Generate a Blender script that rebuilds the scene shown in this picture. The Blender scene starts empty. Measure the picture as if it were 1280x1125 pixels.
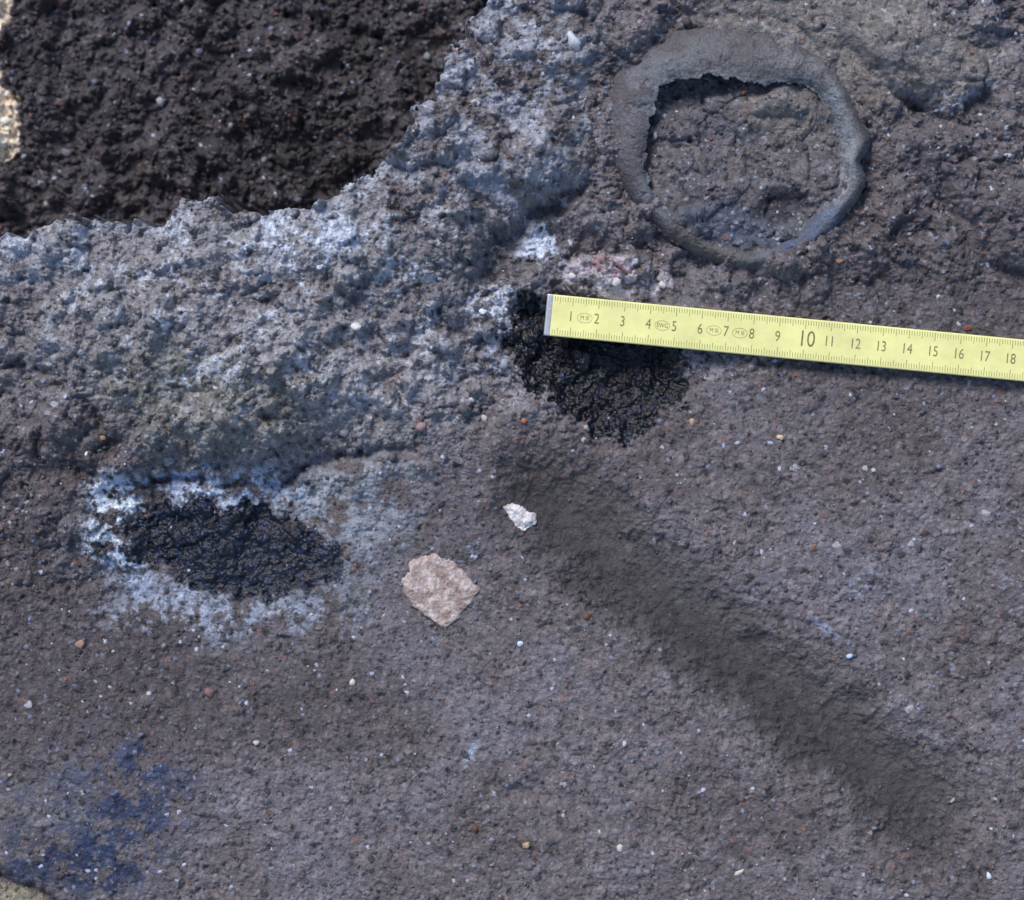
import bpy, bmesh, math, random
import numpy as np
random.seed(5); rng=np.random.default_rng(5)
F=np.float32
PXCM=32.5; S=0.01/PXCM; CX,CY=640.0,562.5; D=1.0   # metres per photo px at z=0

scene=bpy.context.scene
# ------------------------------------------------------------------ noise
def perlin(x,y,seed=0):
    r=np.random.default_rng(seed+1000); a=r.random((256,256))*2*np.pi
    gx=np.cos(a).astype(F); gy=np.sin(a).astype(F)
    xf=np.floor(x); yf=np.floor(y); fx=(x-xf).astype(F); fy=(y-yf).astype(F)
    xi=xf.astype(np.int64)&255; yi=yf.astype(np.int64)&255; xj=(xi+1)&255; yj=(yi+1)&255
    sx=fx*fx*fx*(fx*(fx*6-15)+10); sy=fy*fy*fy*(fy*(fy*6-15)+10)
    n00=gx[xi,yi]*fx+gy[xi,yi]*fy; n10=gx[xj,yi]*(fx-1)+gy[xj,yi]*fy
    n01=gx[xi,yj]*fx+gy[xi,yj]*(fy-1); n11=gx[xj,yj]*(fx-1)+gy[xj,yj]*(fy-1)
    a=n00+(n10-n00)*sx; b=n01+(n11-n01)*sx
    return (a+(b-a)*sy)*1.4
def fbm(x,y,sc,seed,octv=4,gain=0.5):
    o=0;amp=1
    for i in range(octv):
        o=o+amp*perlin(x/sc+i*17.3,y/sc+i*5.1,seed+i); amp*=gain; sc*=0.5
    return o
def billow(x,y,sc,seed,octv=3,gain=0.5):
    o=0;amp=1
    for i in range(octv):
        p=perlin(x/sc+i*17.3,y/sc+i*5.1,seed+i); o=o+amp*(np.sqrt(p*p+.004)); amp*=gain; sc*=0.5
    return o
def crumbs(x,y,cell,seed,rmin,rmax,pw=2.0,wp=.16):
    """field of half-buried rounded lumps; returns height (in px) and random id"""
    x=x/cell; y=y/cell
    x=x+wp*perlin(x*2.3,y*2.3,seed+7); y=y+wp*perlin(x*2.3+9,y*2.3,seed+8)
    r=np.random.default_rng(seed); T=r.random((5,256,256)).astype(F)
    xf=np.floor(x); yf=np.floor(y); xi=xf.astype(np.int64); yi=yf.astype(np.int64)
    h=np.zeros(x.shape,F); idd=np.zeros(x.shape,F)
    for dx in(-1,0,1):
        for dy in(-1,0,1):
            a=(xi+dx)&255; b=(yi+dy)&255
            px=xf+dx+T[0,a,b]; py=yf+dy+T[1,a,b]
            rad=rmin+(rmax-rmin)*T[2,a,b]**pw
            ex=x-px; ey=y-py; th=T[3,a,b]*3.14
            c=np.cos(th); s=np.sin(th); e1=ex*c+ey*s; e2=(-ex*s+ey*c)*1.35
            q=rad*rad-(e1*e1+e2*e2)
            hh=np.sqrt(np.maximum(q,0)); m=hh>h
            h=np.where(m,hh,h); idd=np.where(m,T[4,a,b],idd)
    return (h*cell).astype(F), idd
def ss(a,b,x):
    t=np.clip((x-a)/(b-a),0,1); return t*t*(3-2*t)

# ------------------------------------------------------------------ base relief (cm) from control points
CP=np.array([
(640,1125,0),(1000,1125,0),(1280,1125,.1),(1280,900,.2),(1280,700,.35),(900,650,.1),(1100,620,.3),(1280,500,.5),(1000,500,.35),(640,900,0),(820,950,0),
(350,1000,-.1),(350,1125,-.1),(0,1125,-.8),(60,1050,.2),(150,980,.45),(230,1040,.2),(0,850,0),(200,850,-.1),(350,850,0),(500,850,0),(100,740,.1),
(280,690,-.25),(150,650,.15),(430,690,.1),(500,600,.35),(450,620,.4),(550,730,-.05),(640,650,.15),
(0,480,1.1),(100,400,2.5),(250,380,3.0),(350,450,2.7),(250,520,2.2),(180,560,1.5),(300,572,1.6),(380,560,1.0),(60,560,.9),(200,605,.1),(330,612,.0),
(450,400,1.9),(0,320,2.1),(120,290,2.5),(230,270,2.6),(400,300,2.3),(550,250,2.3),(500,200,2.2),(640,200,2.6),(620,100,3.0),(580,60,2.7),(640,0,2.5),(700,50,2.4),(690,130,2.5),(735,210,1.6),(680,235,2.2),
(640,330,.8),(720,330,1.0),(780,340,.9),(560,380,1.2),(500,460,1.1),(650,430,.3),(750,470,-.1),(560,520,.7),(840,520,.2),(650,540,.4),
(740,100,1.7),(800,20,1.7),(925,185,.9),(940,365,.8),(1030,330,.9),(1110,250,.95),(1115,150,.9),(1060,60,1.1),(950,5,1.6),
(1160,50,2.3),(1100,30,2.0),(1250,50,1.4),(1200,130,1.3),(1265,250,1.8),(1200,330,.7),(1280,360,.8),(1170,230,.7),(1150,340,.7),
(-150,1300,-.5),(1450,1300,.2),(1450,-150,1.5),(640,1300,0),(1450,600,.4),(-150,600,.8),(-150,350,2),(700,-150,2.4),(1000,-150,1.6)],float)
def solve_rbf(c):
    d=np.hypot(c[:,None,0]-c[None,:,0],c[:,None,1]-c[None,:,1]); K=np.sqrt(d*d+25**2)
    n=len(c); A=np.zeros((n+1,n+1)); A[:n,:n]=K-np.eye(n)*2; A[:n,n]=1;A[n,:n]=1
    return np.linalg.solve(A,np.append(c[:,2],0))
W=solve_rbf(CP)
GX=np.arange(-160,1461,6.0); GY=np.arange(-160,1311,6.0)
gu,gv=np.meshgrid(GX,GY,indexing='ij'); GB=np.full(gu.shape,W[-1])
for (a,b,_),w in zip(CP,W[:-1]): GB+=w*np.sqrt((gu-a)**2+(gv-b)**2+25**2)
GB=np.clip(GB,-1.2,3.4)
def base(u,v):
    a=np.clip((u+160)/6,0,len(GX)-1.001); b=np.clip((v+160)/6,0,len(GY)-1.001)
    i=a.astype(int); j=b.astype(int); fa=a-i; fb=b-j
    return (GB[i,j]*(1-fa)*(1-fb)+GB[i+1,j]*fa*(1-fb)+GB[i,j+1]*(1-fa)*fb+GB[i+1,j+1]*fa*fb).astype(F)

# ------------------------------------------------------------------ vessel outline
BC=(925.0,185.0)
OUT=[(930,33),(985,48),(1035,83),(1066,130),(1078,155),(1091,175),(1083,190),(1072,203),(1084,222),(1078,240),(1060,265),(1030,300),(990,325),(940,337),(890,326),(845,303),(805,267),(775,228),(757,178),(754,130),(774,85),(815,50),(870,35)]
INN=[(930,101),(955,108),(985,103),(1015,108),(1036,140),(1046,165),(1050,190),(1044,220),(1030,252),(1006,278),(978,299),(940,314),(893,301),(850,276),(820,250),(812,235),(806,200),(814,150),(826,110),(845,98),(862,104),(880,92),(905,97)]
def polar(pts):
    t=[math.atan2(-(p[1]-BC[1]),p[0]-BC[0]) for p in pts]; r=[math.hypot(p[0]-BC[0],p[1]-BC[1]) for p in pts]
    o=np.argsort(t); t=np.array(t)[o]; r=np.array(r)[o]
    return np.concatenate([t-2*np.pi,t,t+2*np.pi]),np.concatenate([r,r,r])
def smoothper(pts,w):
    t,r=polar(pts); q=np.linspace(-np.pi,np.pi,720,endpoint=False); y=np.interp(q,t,r)
    k=np.exp(-(np.arange(-12,13)/w)**2); k/=k.sum()
    y=np.convolve(np.concatenate([y[-12:],y,y[:12]]),k,'valid')
    return np.concatenate([q-2*np.pi,q,q+2*np.pi]),np.concatenate([y,y,y])
To,Ro=smoothper(OUT,4.0); Ti,Ri=smoothper(INN,4.0)
def Rout(th): return np.interp(th,To,Ro)
def Rin(th): return np.interp(th,Ti,Ri)

# ------------------------------------------------------------------ helpers for soil colour
def srgb(c):
    c=np.array(c,float)/255; return np.where(c<=.04045,c/12.92,((c+.055)/1.055)**2.4)
K=1.14
TINT=np.array([.92,.98,1.06])
def blob(u,v,cx,cy,rx,ry,rot=0,soft=.35):
    a=math.radians(rot); dx=u-cx; dy=v-cy
    e1=(dx*math.cos(a)+dy*math.sin(a))/rx; e2=(-dx*math.sin(a)+dy*math.cos(a))/ry
    return 1-ss(1-soft,1+soft,np.sqrt(e1*e1+e2*e2))
def linedist(u,v,pts):
    d=np.full(u.shape,1e9,F)
    for (x0,y0),(x1,y1) in zip(pts[:-1],pts[1:]):
        L=(x1-x0)**2+(y1-y0)**2; t=np.clip(((u-x0)*(x1-x0)+(v-y0)*(y1-y0))/L,0,1)
        d=np.minimum(d,np.hypot(u-x0-t*(x1-x0),v-y0-t*(y1-y0)))
    return d
# ruler frame
RA=(682.5,393.0); RB=(1280.0,450.5); RANG=math.atan2(RB[1]-RA[1],RB[0]-RA[0]); RZ=0.85 # bottom, cm

# ------------------------------------------------------------------ ground sheet
def axis(lo,hi,step):
    c=list(np.arange(lo,hi,step)); d=step
    l=[c[0]];r=[c[-1]]
    while l[-1]>-250000: d*=1.14; l.append(l[-1]-d)
    d=step
    while r[-1]<250000: d*=1.14; r.append(r[-1]+d)
    return np.array(l[1:][::-1]+c+r[1:])
ax=axis(-75,1355,1.0); ay=axis(-75,1200,1.0)
U0,V0=np.meshgrid(ax,ay,indexing='ij')           # px coords at z=0
far=ss(1.0,3.0,np.maximum(np.abs(U0-CX),np.abs(V0-CY))/800)
u=U0.copy();v=V0.copy()
for _ in range(3):
    hb=base(u,v)*(1-far)
    k=1/(1-hb*0.01/D); u=CX+(U0-CX)*k; v=CY+(V0-CY)*k
kp=1/(1+0.09/D); up=CX+(U0-CX)*kp; vp=CY+(V0-CY)*kp
w1=fbm(u,v,60,1,4,.6); w2=fbm(u,v,60,11,4,.6)
w3=fbm(u,v,24,15,4,.65); w4=fbm(u,v,24,18,4,.65)
uw=u+w1*16; vw=v+w2*16
hb=base(u+w1*10,v+w2*10)
# pit edge
EX=[-4000,-100,0,60,120,170,215,240,270,300,330,400,430,450,480,505,515,545,560,575,620,665,800,5000]
EV=[-200,325,300,284,270,272,262,246,250,264,268,258,238,222,196,178,158,105,72,50,0,-60,-500,-9000]
j14a=perlin(u/14,v/14,77); j14b=perlin(u/14,v/14,78)
ed=np.interp(u+w2*14+w4*7,EX,EV)-(v+w1*14+w3*8)
sl=np.interp(u,EX,np.abs(np.gradient(EV,EX))); ed=ed/np.sqrt(1+np.minimum(sl,3)**2)
pit=ss(0,13,ed)
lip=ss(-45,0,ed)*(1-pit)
# masks
fu=u+w1*12+w3*10; fv=v+w2*12+w4*10
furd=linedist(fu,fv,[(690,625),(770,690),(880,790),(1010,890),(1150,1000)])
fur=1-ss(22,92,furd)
flat=ss(-60,120,(v-520)+(u-640)*.35)            # trowelled lower right
smooth_tr=np.clip(blob(uw,vw,1050,45,180,75,10,.3),0,1)
dark1=np.maximum(np.maximum(blob(u+w3*20,v+w4*20,748,455,118,66,14,.25),blob(u+w3*16,v+w4*16,662,410,34,38,0,.3)),blob(u+w3*14,v+w4*14,768,512,48,34,20,.3))*(1-blob(u,v,612,392,24,24,0,.3))
dark2=blob(u+w1*6+w3*16,v+w2*6+w4*14,292,686,132,57,8,.22)
rough=(1.0-0.45*flat)*(1-.45*fur)*(1-.60*smooth_tr)
rough=rough*(1-pit)+1.25*pit
# relief
n=fbm(u,v,130,21,3,.55)*.30
n2=fbm(u,v,38,31,6,.66)*.17
lum=billow(u+w1*14,v+w2*14,120,23,3,.5)*(1-flat)
c0,i0_=crumbs(u,v,95,40,.15,.62,1.2,.35)
c1,i1=crumbs(u,v,50,41,.05,.50,1.8,.28)
c2,i2=crumbs(u,v,26,42,.08,.55,1.6,.22)
c3,i3=crumbs(u,v,12,43,.1,.55,1.3)
c4,i4=crumbs(u,v,5.5,44,.1,.6,1.2)
gap=np.maximum(0,perlin(u/9+w1,v/9,71)*.6+perlin(u/19,v/19+w2,72)-.42)
pc=PXCM
patch=ss(-.35,.5,fbm(u,v,110,73,3,.5))
cm=1-flat
cr=(c0*.34*cm+c1*(.60*cm+.15*flat)+c2*(.55-.2*flat)*(.4+.8*patch)+c3*(.75-.2*cm)*(.45+.7*patch)+c4*(.7-.15*cm))/pc
det=n*(1-.5*flat)+n2*(.75+.15*cm)+cr-.26*gap+.70*(lum-.45)*cm-.2*cm
h=hb+det*rough
# pit surface: coarse clods
P1,pi1=crumbs(up,vp,85,141,.05,.5,1.5,.3); P2,pi2=crumbs(up,vp,34,142,.1,.55,1.4,.25)
hp=-9+fbm(up,vp,220,150,4,.55)*.9+(P1*.7+P2*.85+c2*.5+c3*1.1+c4*.7)/pc-.5*gap+.8*billow(up,vp,90,155,3,.55)
# furrow
h=h-.60*(1-ss(5,95,furd))
h=h+.08*np.exp(-((furd-105)/24)**2)*(v>600)
h=h-.25*dark1-.1*dark2
# explicit cracks / undercuts
wu=u+w1*9+j14a*4; wv=v+w2*9+j14b*4
for pts,wd,dp in [([(100,590),(150,603),(215,598),(280,602),(345,612),(372,590),(410,578),(470,566),(520,560)],6,.5),
   ([(590,190),(596,235),(606,275),(640,300),(655,270),(700,262),(735,230)],11,.8),
   ([(606,275),(630,325),(600,345)],12,.55),([(455,270),(500,262),(545,285),(596,268)],8,.35),
   ([(0,455),(40,462),(70,490),(110,520),(135,560)],9,.4),
   ([(310,470),(350,500),(400,520),(430,560)],8,.25),
   ([(1150,135),(1200,150),(1240,120),(1280,110)],13,.45),([(1180,240),(1205,290),(1240,325),(1290,345)],13,.65),
   ([(850,10),(900,25),(960,20),(1010,45)],7,.15),([(1060,60),(1110,110),(1150,135)],10,.45),
   ([(0,1095),(40,1112),(80,1140)],8,.6),([(1115,860),(1135,850)],14,.25),([(830,630),(855,640)],10,.3),([(640,985),(690,990)],12,.2),([(500,1065),(560,1080)],12,.2)]:
    dd=linedist(wu,wv,pts); h=h-dp*np.exp(-(dd/wd)**2)*(.55+.6*patch)
# vessel bed
th=np.arctan2(-(v-BC[1]),u-BC[0]); rr=np.hypot(u-BC[0],v-BC[1]); ro=Rout(th)
inside=1-ss(.87,.935,rr/ro)
hin=1.0+(fbm(u,v,70,81,4,.55)*.22+cr*.75-.3*gap+ .3*blob(uw,vw,860,235,60,50,0,.6)+.2*blob(uw,vw,960,140,60,30,0,.6)-.35*blob(u,v,975,262,25,20,0,.6)-.25*blob(u,v,930,105,110,18,0,.7))
hin=hin+.25*blob(uw,vw,885,290,75,28,15,.5)
h=h*(1-inside)+hin*inside
ca,sa=math.cos(RANG),math.sin(RANG)
ra=(u-RA[0])*ca+(v-RA[1])*sa; rb=-(u-RA[0])*sa+(v-RA[1])*ca
bed=(1-ss(27,50,np.abs(rb)))*ss(-30,-5,ra)*(1-ss(800,850,ra))
h=np.where(bed>0,h+(np.minimum(h,RZ-.03)-h)*bed,h)
h=h*(1-pit)+hp*pit
h=h*(1-far)+far*(fbm(U0,V0,900,201,3,.5)*1.5-1)
# ------------------------------------------------------------------ colours
def L(c): return srgb(c).astype(F)
col=np.zeros(u.shape+(3,),F)+L((106,96,95))
def mix(m,c,k=1.0):
    global col
    m=np.clip(m*k,0,1)[...,None].astype(F); col=col*(1-m)+L(c)*m
g=fbm(u,v,160,301,5,.6); g2=fbm(u,v,40,311,5,.65); g3=fbm(u,v,12,321,3,.7)
mix(ss(-.1,.6,g),(95,84,82)); mix(ss(.1,.7,-g),(113,106,109),.7)
mix((1-flat)*blob(uw,vw,300,380,360,190,8,.5),(136,129,128),.75)
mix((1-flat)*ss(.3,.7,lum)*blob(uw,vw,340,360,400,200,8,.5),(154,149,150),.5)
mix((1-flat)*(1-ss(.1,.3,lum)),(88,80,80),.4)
mix(blob(uw,vw,250,500,130,60,12,.5),(114,110,97),.6)
mix(blob(uw,vw,60,800,220,210,0,.5),(80,70,70),.8)
mix(blob(uw,vw,30,600,130,90,0,.5),(84,75,75),.7)
mix(blob(uw,vw,260,860,260,70,0,.5),(78,69,69),.55)
mix(blob(uw,vw,560,640,120,50,20,.6),(82,72,72),.5)
mix(blob(uw,vw,1190,260,90,120,0,.5),(80,71,72),.6)
mix(blob(uw,vw,1130,380,200,60,5,.5),(84,75,76),.6)
mix(blob(uw,vw,560,330,90,60,0,.5),(92,85,87),.6)
# bank edge: highlights painted into the colour as pale bluish-grey ash
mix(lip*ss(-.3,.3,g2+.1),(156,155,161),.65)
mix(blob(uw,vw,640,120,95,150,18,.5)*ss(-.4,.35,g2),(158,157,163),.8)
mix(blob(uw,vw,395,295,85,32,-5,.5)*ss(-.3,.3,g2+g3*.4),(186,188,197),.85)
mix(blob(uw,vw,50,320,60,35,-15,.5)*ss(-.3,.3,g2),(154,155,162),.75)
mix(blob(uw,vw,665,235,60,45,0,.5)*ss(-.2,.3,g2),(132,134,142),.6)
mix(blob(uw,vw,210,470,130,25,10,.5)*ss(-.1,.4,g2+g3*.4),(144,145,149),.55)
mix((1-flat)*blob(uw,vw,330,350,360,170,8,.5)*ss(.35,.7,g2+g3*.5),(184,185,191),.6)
# brown smooth clay, upper right
mix(smooth_tr,(126,117,109),.8); mix(blob(uw,vw,1170,70,70,60,0,.5),(118,108,101),.6)
mix(blob(uw,vw,1200,120,50,14,-15,.5)*ss(-.1,.3,g3),(190,195,205),.35)
# ash ring + charcoal
ash=blob(uw,vw,290,690,195,104,4,.3)
mix(ash*ss(-.45,.15,g2),(120,120,125),.85)
mix(blob(uw,vw,445,625,85,58,-15,.35)*ss(-.5,.1,g2),(140,141,146),.75)
mix(blob(uw,vw,145,650,34,62,-10,.4)*ss(-.25,.2,g2+g3*.7),(215,220,230),.85)
mix(blob(uw,vw,265,610,110,22,4,.5)*ss(-.35,.3,g2+g3*.7),(186,193,210),.8)
mix(blob(uw,vw,270,765,150,26,0,.5)*ss(-.25,.3,g2+g3*.7),(154,158,170),.65)
mix(blob(uw,vw,165,700,30,45,0,.5)*ss(-.1,.3,g2+g3*.7),(158,166,186),.65)
dk2=ss(.30,.60,dark2+.26*g3+.18*g2)
mix(dk2,(13,18,32),.98); mix(dk2*ss(.25,.7,g3),(40,50,78),.5)
dk1=ss(.30,.58,dark1+.26*g3+.22*g2)
mix(dk1,(8,9,16),.98); mix(dk1*ss(.4,.8,g3),(46,53,76),.45)
mix(blob(uw,vw,616,385,34,28,25,.4)*ss(-.15,.15,g2+g3*.7),(200,198,202),.8)
mix(blob(uw,vw,683,310,28,28,-40,.4)*ss(-.2,.15,g2+g3*.7),(215,218,228),.8)
mix(blob(u+w1*6,v+w2*6,770,345,66,26,6,.35)*ss(-.35,.05,g2+g3*.6),(188,174,175),.9)
mix(blob(u+w1*6,v+w2*6,760,334,26,14,0,.5)*ss(-.2,.2,g3),(118,56,56),.7)
mix(blob(uw,vw,622,440,12,20,0,.4)*ss(-.2,.2,g3),(180,184,194),.7)
mix(blob(uw,vw,885,458,36,12,0,.5)*ss(-.2,.2,g3),(165,150,148),.7)
mix(blob(uw,vw,945,456,22,9,0,.5)*ss(-.2,.2,g3),(180,165,150),.7)
# blue stained clay, lower left
mix(blob(uw,vw,130,1020,130,95,-20,.4)*ss(-.3,.4,g2),(74,78,93),.8)
mix(blob(uw,vw,165,975,42,62,20,.4)*ss(-.35,.15,g3*.6+g2),(48,56,80),.9)
mix(blob(uw,vw,150,1040,60,45,-30,.4)*ss(-.25,.2,g3*.6+g2),(50,58,82),.85)
mix(blob(uw,vw,100,1085,90,26,5,.4)*ss(-.3,.2,g3*.6+g2),(46,54,78),.9)
mix(blob(uw,vw,70,1020,50,40,0,.5)*ss(-.2,.3,-g2),(104,101,104),.5)
mix(blob(uw,vw,330,990,80,30,-10,.5),(118,111,113),.4)
mix(blob(u,v,15,1130,50,22,15,.3),(150,138,112),.8)
mix(blob(uw,vw,1075,735,18,20,0,.5)*ss(-.2,.3,g3),(136,142,158),.4); mix(blob(u+w1*4,v+w2*4,1030,785,24,4,40,.5),(150,160,182),.4)
mix(blob(u+w1*4,v+w2*4,589,943,6,18,25,.5),(175,180,192),.55)
# furrow
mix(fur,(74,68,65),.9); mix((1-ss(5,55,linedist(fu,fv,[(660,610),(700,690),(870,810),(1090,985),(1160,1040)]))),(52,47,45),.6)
# inside vessel
inm=1-ss(.80,.88,rr/ro)
mix(inm,(96,89,88),.85); mix(inm*blob(uw,vw,900,285,90,30,10,.5),(70,76,90),.7); mix(inm*blob(uw,vw,970,150,55,30,0,.5),(122,112,101),.65); mix(inm*blob(uw,vw,880,150,45,35,0,.5),(84,80,84),.6)
mix(inm*blob(uw,vw,975,262,28,22,0,.5),(32,34,44),.7)
# pit
pm=pit
colp=np.zeros(u.shape+(3,),F)+L((67,60,61)); gp=fbm(up,vp,120,401,5,.6)[...,None]
colp=colp*(1+.5*np.clip(gp,-.8,1)).astype(F)
tan=ss(.0,6,np.interp(vp,[-200,0,30,60,110,125,190,205,230],[60,22,14,4,4,30,32,12,-60])+perlin(up/12,vp/12,9)*6-up)*(1-far)
tn=tan[...,None].astype(F); colp=colp*(1-tn)+L((240,214,190))*tn  # tan soil corner, its sunlight painted into the colour
pm3=pm[...,None].astype(F); col=col*(1-pm3)+colp*pm3
# per-grain variation
wn=rng.normal(size=u.shape).astype(F)
var=1+.75*(i3-.5)*(c3>0)+.70*(i4-.5)*(c4>0)+.45*(i2-.5)*(c2>0)+.32*g3+.12*wn-.8*np.minimum(gap,.5)+.3*(i1-.5)*(c1>0)*cm
vv=np.clip(1+(var-1)*(1-.20*fur),.3,2.4)
col*=vv[...,None].astype(F)
def grains(idd,c,lo,hi,colr,k,only=None):
    m=((idd>lo)&(idd<hi)&(c>.8)).astype(F)*(1-.9*fur)*(1-np.maximum(dk2,dk1)*.8)
    if only is not None: m=m*only
    mix(m,colr,k)
grains(i4,c4,.0,.014,(194,196,206),.8); grains(i4,c4,.02,.045,(140,145,162),.7); grains(i4,c4,.05,.066,(150,98,78),.6)
grains(i3,c3,.0,.006,(185,180,178),.7); grains(i3,c3,.02,.035,(130,100,90),.6); grains(i4,c4,.1,.18,(38,33,35),.7); grains(i3,c3,.1,.15,(52,46,47),.6)
grains(i4,c4,.2,.29,(166,166,170),.6,(1-flat)*(1-pit)); grains(i4,c4,.5,.58,(124,127,142),.5); grains(i4,c4,.6,.68,(130,117,113),.5)
tk=(1-tan*pit)[...,None]
col=col*(1+(TINT-1)*tk).astype(F)
col=col*(1-far[...,None]).astype(F)+L((88,80,78))*far[...,None].astype(F)
col=np.clip(col*K,0.002,.9)
rgh=.78-.46*np.maximum(dk1,dk2)-.12*ss(0,.3,g3)*(1-flat)

X=((U0-CX)*S); Y=((CY-V0)*S); Z=h*0.01
nx,ny=U0.shape
def grid_mesh(name,X,Y,Z):
    nx,ny=X.shape
    co=np.stack([X,Y,Z],-1).reshape(-1,3).astype(F)
    idx=np.arange(nx*ny).reshape(nx,ny)
    q=np.stack([idx[:-1,:-1],idx[:-1,1:],idx[1:,1:],idx[1:,:-1]],-1).reshape(-1,4)
    return raw_mesh(name,co,q)
def raw_mesh(name,co,q):
    me=bpy.data.meshes.new(name); k=q.shape[1]
    me.vertices.add(len(co)); me.vertices.foreach_set('co',np.ascontiguousarray(co,dtype=F).ravel())
    me.loops.add(q.size); me.loops.foreach_set('vertex_index',q.ravel().astype(np.int32))
    me.polygons.add(len(q)); me.polygons.foreach_set('loop_start',(np.arange(len(q))*k).astype(np.int32))
    me.polygons.foreach_set('use_smooth',np.ones(len(q),bool))
    me.update(calc_edges=True); return me
def set_col(me,c,alpha=.78,name='soil_colour'):
    a=me.color_attributes.new(name,'FLOAT_COLOR','POINT')
    c4_=np.ones((len(me.vertices),4),F); c4_[:,:3]=c.reshape(-1,3); c4_[:,3]=alpha if np.isscalar(alpha) else alpha.ravel(); a.data.foreach_set('color',c4_.ravel())

# ------------------------------------------------------------------ materials
def mat(name,attr=None,color=(.5,.5,.5),rough=.9,nscale=1500,namp=.25,bscale=2500,bstr=.3,bdist=.0003,spec=.3,metal=0,arough=False):
    m=bpy.data.materials.new(name); m.use_nodes=True; nt=m.node_tree; N=nt.nodes; Lk=nt.links
    b=N['Principled BSDF']; b.inputs['Roughness'].default_value=rough; b.inputs['Specular IOR Level'].default_value=spec; b.inputs['Metallic'].default_value=metal
    tc=N.new('ShaderNodeTexCoord'); no=N.new('ShaderNodeTexNoise'); no.inputs['Scale'].default_value=nscale; no.inputs['Detail'].default_value=5; no.inputs['Roughness'].default_value=.65
    Lk.new(tc.outputs['Object'],no.inputs['Vector'])
    mr=N.new('ShaderNodeMapRange'); mr.inputs['From Min'].default_value=.25; mr.inputs['From Max'].default_value=.75; mr.inputs['To Min'].default_value=1-namp; mr.inputs['To Max'].default_value=1+namp
    Lk.new(no.outputs['Fac'],mr.inputs['Value'])
    mx=N.new('ShaderNodeVectorMath'); mx.operation='SCALE'
    if attr:
        at=N.new('ShaderNodeAttribute'); at.attribute_name=attr; Lk.new(at.outputs['Color'],mx.inputs[0])
        if arough: Lk.new(at.outputs['Alpha'],b.inputs['Roughness'])
    else: mx.inputs[0].default_value=color[:3]
    Lk.new(mr.outputs['Result'],mx.inputs['Scale']); Lk.new(mx.outputs['Vector'],b.inputs['Base Color'])
    n2_=N.new('ShaderNodeTexNoise'); n2_.inputs['Scale'].default_value=bscale; n2_.inputs['Detail'].default_value=4; Lk.new(tc.outputs['Object'],n2_.inputs['Vector'])
    bp=N.new('ShaderNodeBump'); bp.inputs['Strength'].default_value=bstr; bp.inputs['Distance'].default_value=bdist
    Lk.new(n2_.outputs['Fac'],bp.inputs['Height']); Lk.new(bp.outputs['Normal'],b.inputs['Normal'])
    return m
m_soil=mat('soil','soil_colour',nscale=1800,namp=.35,bscale=1500,bstr=.7,bdist=.0007,spec=.5,arough=True)
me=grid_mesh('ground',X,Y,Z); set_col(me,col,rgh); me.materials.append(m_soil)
ground=bpy.data.objects.new('ground',me); scene.collection.objects.link(ground)

def look(px,py):
    """world x,y,z for a spot seen at px,py (iterated on its real height)"""
    z=0.
    for _ in range(3):
        k=1-z/D; a=CX+(px-CX)*k; b=CY+(py-CY)*k
        i=min(max(int(np.searchsorted(ax,a)),0),nx-1); j=min(max(int(np.searchsorted(ay,b)),0),ny-1); z=float(Z[i,j])
    return (a-CX)*S,(CY-b)*S,z,i,j

# ------------------------------------------------------------------ merged small lumps
def icov(sub):
    ico=bmesh.new(); bmesh.ops.create_icosphere(ico,subdivisions=sub,radius=1.0); ico.verts.ensure_lookup_table()
    a=np.array([v_.co[:] for v_ in ico.verts]); b=np.array([[v_.index for v_ in f.verts] for f in ico.faces]); ico.free(); return a,b
def lumps(name,items,material,sub=2,cuts=4):
    IV,IF=icov(sub)
    Vs=[];Fs=[];Cs=[];o=0
    for (x,y,z,r,c,fl) in items:
        A=rng.normal(size=(3,3)); Q,_=np.linalg.qr(A)
        sc=np.array([1,rng.uniform(.55,1),rng.uniform(.5,.9)])*r
        P=IV.copy()
        for _ in range(cuts):                    # chop facets
            nrm=rng.normal(size=3); nrm/=np.linalg.norm(nrm); dcut=rng.uniform(.4,.8)
            t=P@nrm; ov=np.maximum(t-dcut,0); P=P-ov[:,None]*nrm
        P=P*(1+.10*rng.normal(size=(len(P),1)))*sc; P=P@Q.T; P[:,2]*=fl; P+=np.array([x,y,z+r*.10*fl])
        Vs.append(P);Fs.append(IF+o);o+=len(P); cc=np.tile(np.array(c,float),(len(P),1))*(1+.12*rng.normal(size=(len(P),1))); Cs.append(cc)
    Vs=np.concatenate(Vs);Fs=np.concatenate(Fs);Cs=np.clip(np.concatenate(Cs),0.002,.95)
    me=raw_mesh(name,Vs,Fs); set_col(me,Cs.astype(F)); me.materials.append(material)
    ob=bpy.data.objects.new(name,me); scene.collection.objects.link(ob); return ob
items=[]
for _ in range(18000):
    px=rng.uniform(-40,1320); py=rng.uniform(-40,1165)
    x,y,z,i,j=look(px,py)
    if bed[i,j]>.05 or (.7<rr[i,j]/ro[i,j]<.97): continue
    if fur[i,j]>.3 and rng.random()<.6: continue
    if smooth_tr[i,j]>.3 and rng.random()<.7: continue
    p=pit[i,j]>.5; r=(.28+1.1*rng.random()**5+ (1.6*rng.random()**3 if p else 0))*.001
    if not p and flat[i,j]>.5: r*=.85
    if not p and flat[i,j]<.3 and rng.random()<.04: r*=2.4
    c=col[i,j]*.6+np.array(L((96,88,89)) if not p else L((67,60,61)))*.4*TINT
    if dk1[i,j]>.5 or dk2[i,j]>.5:
        if rng.random()<.6: continue
        c=col[i,j]*rng.uniform(.8,3)
    items.append((x,y,z,r,c*rng.uniform(.55,1.5),.9))
lumps('soil_crumbs',items,m_soil,1,2)
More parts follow.
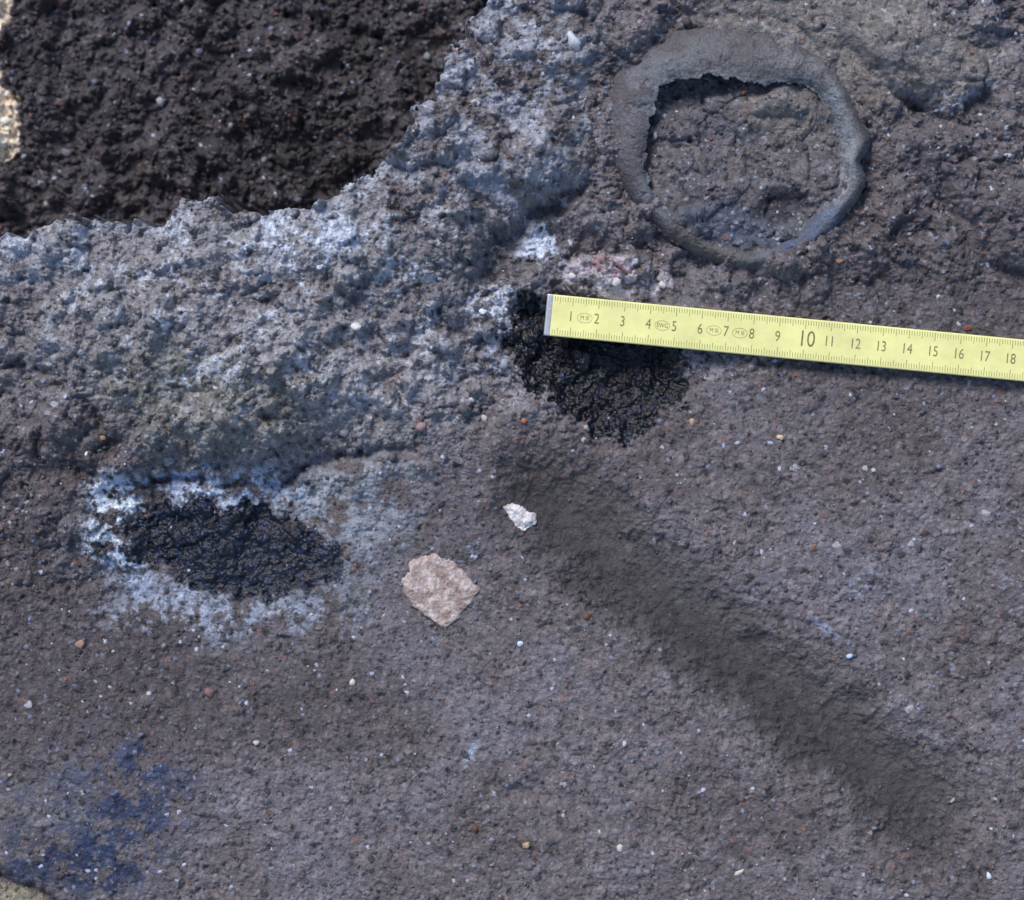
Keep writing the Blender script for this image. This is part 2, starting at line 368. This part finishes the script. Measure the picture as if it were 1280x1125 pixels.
m_peb=mat('pebble','soil_colour',nscale=900,namp=.2,bscale=1500,bstr=.4,bdist=.0003,rough=.7)
items=[]
spec=[(718,50,15,(196,199,208)),(445,408,7,(200,198,196)),(400,333,5,(210,215,225)),(606,523,5,(190,185,180)),(655,525,5,(168,105,76)),(975,547,5,(205,180,150)),
(440,852,6,(210,196,180)),(262,866,9,(126,98,96)),(924,1090,7,(195,186,175)),(1236,1095,5,(205,210,215)),(650,805,4,(190,205,230)),(594,1036,6,(108,64,52)),
(658,1056,6,(170,140,115)),(128,548,5,(155,120,92)),(590,500,4,(200,198,196)),(1018,684,5,(150,105,85)),(865,528,5,(170,145,125)),(108,567,4,(215,225,245)),
(200,128,8,(150,150,156)),(318,95,7,(95,100,118)),(84,190,8,(110,105,112)),(330,200,5,(130,130,140)),(770,352,7,(200,188,190)),(828,356,6,(195,186,186)),
(716,345,6,(205,195,195)),(790,345,5,(180,168,170)),(603,388,8,(220,220,225)),(652,492,6,(150,140,138)),(683,300,6,(218,222,230)),(1062,820,4,(180,200,228)),(780,930,5,(170,168,172)),
(100,805,7,(160,126,112)),(930,115,5,(155,105,76)),(1210,410,5,(140,84,66)),(480,770,4,(180,175,175)),(1190,1000,5,(150,138,130)),(735,770,6,(112,74,64)),(775,1060,5,(190,186,180)),(320,928,5,(180,170,166)),(820,168,6,(170,172,180)),(1050,325,6,(145,110,92))]
for px,py,r,c in spec:
    x,y,z,i,j=look(px,py); items.append((x,y,z,r*S*1.05,srgb(c)*K,.7))
pal=[(175,178,190),(160,155,150),(140,110,94),(190,186,182),(125,82,68),(140,146,168),(150,134,120),(132,98,84)]
for q_ in range(850):
    px=rng.uniform(-40,1320); py=rng.uniform(-40,1165); x,y,z,i,j=look(px,py)
    if bed[i,j]>.05 or (.7<rr[i,j]/ro[i,j]<1.06) or fur[i,j]>.2 or (pit[i,j]>.3 and rng.random()<.6): continue
    if q_>560 and flat[i,j]>.4: continue
    cc_=pal[rng.integers(len(pal))] if q_<=560 else (200,202,208)
    items.append((x,y,z,(1.0+2.2*rng.random()**2)*S,srgb(cc_)*K*.8,.8))
lumps('pebbles',items,m_peb)

# ------------------------------------------------------------------ stones
def stone(name,outline,top,hgt,base_c,pale_c,zoff=0,seed=3,amp=.02):
    cxs=sum(p[0] for p in outline)/len(outline); cys=sum(p[1] for p in outline)/len(outline)
    x0,y0,z0,_,_=look(cxs,cys); z0+=zoff
    bm=bmesh.new()
    for p in outline:
        X_=((p[0]-CX)*S)*(1-z0/D); Y_=((CY-p[1])*S)*(1-z0/D)
        bm.verts.new((X_,Y_,z0)); bm.verts.new((x0+(X_-x0)*.85,y0+(Y_-y0)*.85,z0-hgt*2)); bm.verts.new((x0+(X_-x0)*.94,y0+(Y_-y0)*.94,z0+hgt*.5))
    for p in top:
        bm.verts.new(((p[0]-CX)*S*(1-z0/D),(CY-p[1])*S*(1-z0/D),z0+hgt*p[2]))
    r=bmesh.ops.convex_hull(bm,input=bm.verts)
    bmesh.ops.delete(bm,geom=[g_ for g_ in r['geom_interior'] if isinstance(g_,bmesh.types.BMVert)],context='VERTS')
    bmesh.ops.triangulate(bm,faces=bm.faces)
    for it in range(6): bmesh.ops.subdivide_edges(bm,edges=[e for e in bm.edges if e.calc_length()>.0005],cuts=1,use_grid_fill=False); bmesh.ops.triangulate(bm,faces=bm.faces)
    for it in range(2): bmesh.ops.smooth_vert(bm,verts=bm.verts,factor=.5,use_axis_x=True,use_axis_y=True,use_axis_z=True)
    bm.normal_update()
    P=np.array([v_.co[:] for v_ in bm.verts]); s_=1/.0032
    nn=fbm(P[:,0]*s_+P[:,2]*s_*.6,P[:,1]*s_+P[:,2]*s_*.8,1,seed,5,.6)
    for v_,a_ in zip(bm.verts,nn): v_.co+=v_.normal*float(a_)*amp*.02
    me=bpy.data.meshes.new(name); bm.to_mesh(me); bm.free()
    g_=fbm(P[:,0]*s_*.6+P[:,2]*s_,P[:,1]*s_*.6,1,seed+20,6,.75); t=ss(-.6,.8,g_)[:,None]
    c_=((1-t)*L(base_c)+t*L(pale_c))*(1+.12*rng.normal(size=(len(P),1)))
    rim=ss(.78,1.05,np.hypot(P[:,0]-x0,P[:,1]-y0)/(.0155 if hgt>.002 and name[0]=='a' else .007)+.12*g_)[:,None]*.4
    c_=c_*(1-rim)+L((120,102,97))*rim
    set_col(me,c_*K)
    me.polygons.foreach_set('use_smooth',np.ones(len(me.polygons),bool)); me.materials.append(m_peb)
    ob=bpy.data.objects.new(name,me); scene.collection.objects.link(ob); return ob
stone('angular_stone',[(499,729),(511,701),(545,685),(562,692),(602,738),(591,753),(558,789),(530,769),(515,757)],[(520,708,.9),(545,696,1.0),(590,738,.75),(556,772,.7),(515,730,.9)],.0028,(146,127,121),(192,178,172),.0004,amp=.026)
stone('lime_fragment',[(628,632),(640,628),(668,643),(671,655),(655,665),(645,660)],[(640,636,1),(660,648,1)],.0022,(190,184,184),(218,214,213),.0002,seed=8,amp=.04)

# ------------------------------------------------------------------ clay vessel
na,npf=1100,64
TH=np.linspace(-np.pi,np.pi,na,endpoint=False)
pr=np.linspace(0,1,npf)
nz=lambda sc,sd: fbm(np.cos(TH)*sc+50,np.sin(TH)*sc+50,1,sd,4,.6)
rsO=Rout(TH); rsI=Rin(TH)
RO=rsO+nz(9,500)*2.5
RI=rsI+nz(7,510)*4.5
R=RO[:,None]+(RI-RO)[:,None]*pr[None,:]
tt=np.repeat(TH[:,None],npf,1)
pp=np.clip((rsO[:,None]-R)/(rsO-rsI)[:,None],0,1)     # true position across the wall
def ak(vals):
    t=np.array([-np.pi,-2.4,-1.7,-1.0,-.3,.3,.9,1.5,2.4,np.pi]); y=np.interp(TH,t,vals)
    k=np.ones(61)/61; return np.convolve(np.concatenate([y[-30:],y,y[:30]]),k,'valid')
cst=ak([.78,.78,.6,.4,.30,.28,.45,.70,.78,.78])
crest=ak([1.85,1.6,1.35,1.35,1.55,1.6,1.75,1.95,2.05,1.85])
dout=ak([.75,.65,.45,.4,.5,.5,.6,.75,.80,.75])
din=ak([.12,.15,.3,.45,.65,.65,.35,.12,.10,.12])
c_=cst[:,None]
zz=np.where(pp<c_,crest[:,None]-dout[:,None]*((c_-pp)/c_)**2,crest[:,None]-din[:,None]*((pp-c_)/(1-c_))**1.6)
uu=BC[0]+R*np.cos(tt); vv_=BC[1]-R*np.sin(tt)
zz=zz+fbm(uu,vv_,45,520,5,.55)*.08+fbm(uu,vv_,8,525,3,.6)*.020-.10*np.maximum(0,fbm(uu,vv_,14,530,3,.6)-.3)
def col_(k,drop,rs): return R[:,k:k+1]*rs,zz[:,k:k+1]-drop
o1,zo1=col_(0,.25,1.004); o2,zo2=col_(0,1.6,1.0); q1,zq1=col_(npf-1,.06,.992); q2,zq2=col_(npf-1,.35,.995); q3,zq3=col_(npf-1,1.6,1.02)
R2=np.concatenate([o2,o1,R,q1,q2,q3],1); Z2=np.concatenate([zo2,zo1,zz,zq1,zq2,zq3],1); T2=np.repeat(TH[:,None],R2.shape[1],1)
R2=np.concatenate([R2,R2[:1]],0);Z2=np.concatenate([Z2,Z2[:1]],0);T2=np.concatenate([T2,T2[:1]+2*np.pi],0)
U2=BC[0]+R2*np.cos(T2); V2=BC[1]-R2*np.sin(T2); kk=1-Z2*.01/D
me=grid_mesh('clay_vessel',(U2-CX)*S*kk,(CY-V2)*S*kk,Z2*.01)
cc=np.zeros(U2.shape+(3,),F)+L((102,99,100))
def mx2(m,c,k=1.):
    global cc
    m=np.clip(m*k,0,1)[...,None].astype(F); cc=cc*(1-m)+L(c)*m
vg=fbm(U2,V2,60,540,5,.6); vg2=fbm(U2,V2,15,550,4,.7)
mx2(ss(-.2,.5,vg),(88,84,84)); mx2(ss(.1,.6,-vg),(110,109,113),.7)
mx2(blob(U2,V2,930,55,120,32,8,.4),(102,98,94),.6); mx2(blob(U2,V2,1020,90,60,30,40,.5),(128,125,122),.6)
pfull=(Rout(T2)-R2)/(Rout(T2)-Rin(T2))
mx2(ss(.78,.95,pfull+vg2*.08)*(V2<150),(132,129,127),.65); mx2(ss(.25,.6,pfull+vg2*.1)*ss(1010,1050,U2),(144,144,144),.75)  # paler top lip; lit look of the right inner wall painted into the clay
mx2(blob(U2,V2,1010,300,60,30,-40,.5),(74,88,114),.65); mx2(blob(U2,V2,860,312,90,22,22,.5),(94,86,68),.7)
mx2(blob(U2,V2,840,290,60,16,35,.5)*ss(-.2,.3,vg2),(52,50,52),.6)
mx2(ss(.1,.6,vg2),(74,68,69),.6); mx2(ss(.35,.7,-vg2),(130,131,137),.4)
soilon=ss(.15,.5,fbm(U2,V2,22,560,5,.7)+.7*ss(.35,0,pfull)); mx2(soilon,(88,80,80),.75)
cc*=(np.clip(1+.32*vg2+.12*rng.normal(size=vg2.shape),.4,2)[...,None]*TINT).astype(F)
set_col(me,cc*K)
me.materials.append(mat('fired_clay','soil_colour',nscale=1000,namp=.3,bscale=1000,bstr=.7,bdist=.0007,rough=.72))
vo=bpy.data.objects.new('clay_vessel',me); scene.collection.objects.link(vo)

# ------------------------------------------------------------------ folding ruler
rul=bpy.data.objects.new('folding_ruler',None); scene.collection.objects.link(rul)
THK=.0026; WID=.0158; LEN=.238; ztop=RZ*.01+THK; kz=1-ztop/D
rul.location=((RA[0]-CX)*S*kz,(CY-RA[1])*S*kz,RZ*.01); rul.rotation_euler=(0,0,-RANG)
def addc(name,me,m):
    me.materials.append(m); o=bpy.data.objects.new(name,me); scene.collection.objects.link(o); o.parent=rul; return o
def box(x0,x1,y0,y1,z0,z1,bev):
    bm=bmesh.new(); bmesh.ops.create_cube(bm,size=1)
    for v_ in bm.verts: v_.co=((x0+x1)/2+v_.co.x*(x1-x0),(y0+y1)/2+v_.co.y*(y1-y0),(z0+z1)/2+v_.co.z*(z1-z0))
    if bev: bmesh.ops.bevel(bm,geom=bm.edges[:],offset=bev,segments=3,profile=.5,affect='EDGES')
    me=bpy.data.meshes.new('m'); bm.to_mesh(me); bm.free(); return me
m_yel=mat('yellow_lacquer',color=(.88,.84,.34),nscale=90,namp=.14,bscale=300,bstr=.3,bdist=.0004,rough=.38,spec=.5)
m_ink=mat('printed_ink',color=(.22,.21,.09),rough=.6,nscale=700,namp=.7)
m_tip=mat('steel_tip',color=(.55,.56,.58),rough=.4,metal=.6,nscale=500,namp=.2)
m_br=mat('brass',color=(.6,.48,.25),rough=.35,metal=1,nscale=500)
addc('blade',box(.0016,LEN,-WID/2,WID/2,0,THK,.0006),m_yel)
addc('end_cap',box(-.0002,.0024,-WID/2-.0001,WID/2+.0001,-.0001,THK+.00006,.0006),m_tip)
bm=bmesh.new()
def quad(bm,x0,x1,y0,y1,z):
    bm.faces.new([bm.verts.new(p) for p in((x0,y0,z),(x1,y0,z),(x1,y1,z),(x0,y1,z))])
zt=THK+.00004
CMS=.01*32.1/32.5*1.0
for i in range(3,232):
    x=i*CMS/10; l=.0032 if i%10==0 else(.0026 if i%5==0 else .0018); wd=.00011 if i%10==0 else .00009
    quad(bm,x-wd,x+wd,WID/2-.0007-l,WID/2-.0007,zt); quad(bm,x-wd,x+wd,-WID/2+.0007,-WID/2+.0007+l,zt)
me=bpy.data.meshes.new('ticks'); bm.to_mesh(me); bm.free(); addc('ticks',me,m_ink)
def text(s,x,y,size,sx=1,bold=0):
    cu=bpy.data.curves.new('t','FONT'); cu.body=s; cu.size=size; cu.align_x='CENTER'; cu.align_y='CENTER'; cu.offset=bold
    o=bpy.data.objects.new('t',cu); scene.collection.objects.link(o); bpy.context.view_layer.update()
    me=bpy.data.meshes.new_from_object(o.evaluated_get(bpy.context.evaluated_depsgraph_get()))
    for v_ in me.vertices: v_.co=(v_.co.x*sx+x,v_.co.y+y,zt)
    bpy.data.objects.remove(o); return me
bmn=bmesh.new()
for i in range(1,24):
    t=text(str(i),i*CMS+(0.0008 if i==10 else -.0004),0,.0086 if i in(10,20) else .0056,.78,0)
    bmn.from_mesh(t)
for x in (1.5,4.5,6.5,7.5):   # small oval approval marks
    n_=32
    o_=[bmn.verts.new((x*CMS+math.cos(a)*.0029,math.sin(a)*.0019,zt)) for a in np.linspace(0,2*math.pi,n_,endpoint=False)]
    p_=[bmn.verts.new((x*CMS+math.cos(a)*.00275,math.sin(a)*.00175,zt)) for a in np.linspace(0,2*math.pi,n_,endpoint=False)]
    for k_ in range(n_): bmn.faces.new([o_[k_],o_[(k_+1)%n_],p_[(k_+1)%n_],p_[k_]])
    bmn.from_mesh(text('M III' if x!=4.5 else 'EWG',x*CMS,0,.0024,.8))
me=bpy.data.meshes.new('numerals'); bmn.to_mesh(me); bmn.free(); addc('numerals',me,m_ink)
bm=bmesh.new(); bmesh.ops.create_cone(bm,cap_ends=True,segments=32,radius1=.0035,radius2=.0028,depth=.0008)
for v_ in bm.verts: v_.co.x+=LEN-.009; v_.co.z+=THK+.0003
me=bpy.data.meshes.new('rivet'); bm.to_mesh(me); bm.free(); addc('rivet',me,m_br)

# ------------------------------------------------------------------ light
az=math.radians(-28)   # from +Y (top of frame) towards -X
el=math.radians(48)
sd=np.array([math.sin(az)*math.cos(el),math.cos(az)*math.cos(el),math.sin(el)])
from mathutils import Vector
ld=bpy.data.lights.new('sun','SUN'); ld.energy=2.7; ld.angle=math.radians(20); ld.color=(1,.97,.94)
lo=bpy.data.objects.new('sun',ld); scene.collection.objects.link(lo); lo.rotation_euler=Vector(sd).to_track_quat('Z','Y').to_euler(); lo.location=(0,0,2)
w=bpy.data.worlds.new('World'); scene.world=w; w.use_nodes=True; nt=w.node_tree
sk=nt.nodes.new('ShaderNodeTexSky'); sk.sky_type='NISHITA'; sk.sun_disc=False; sk.sun_elevation=el; sk.sun_rotation=az
nt.links.new(sk.outputs['Color'],nt.nodes['Background'].inputs['Color']); nt.nodes['Background'].inputs['Strength'].default_value=.15
# ------------------------------------------------------------------ camera
cd=bpy.data.cameras.new('camera'); cam=bpy.data.objects.new('camera',cd); scene.collection.objects.link(cam)
cam.location=(0,0,D); cd.sensor_width=36; cd.lens=36*D/(1280*S); cd.clip_start=.01; cd.clip_end=5000
cd.dof.use_dof=True; cd.dof.focus_distance=D-.01; cd.dof.aperture_fstop=9
scene.camera=cam
scene.view_settings.view_transform='Standard'; scene.view_settings.look='None'; scene.view_settings.exposure=0
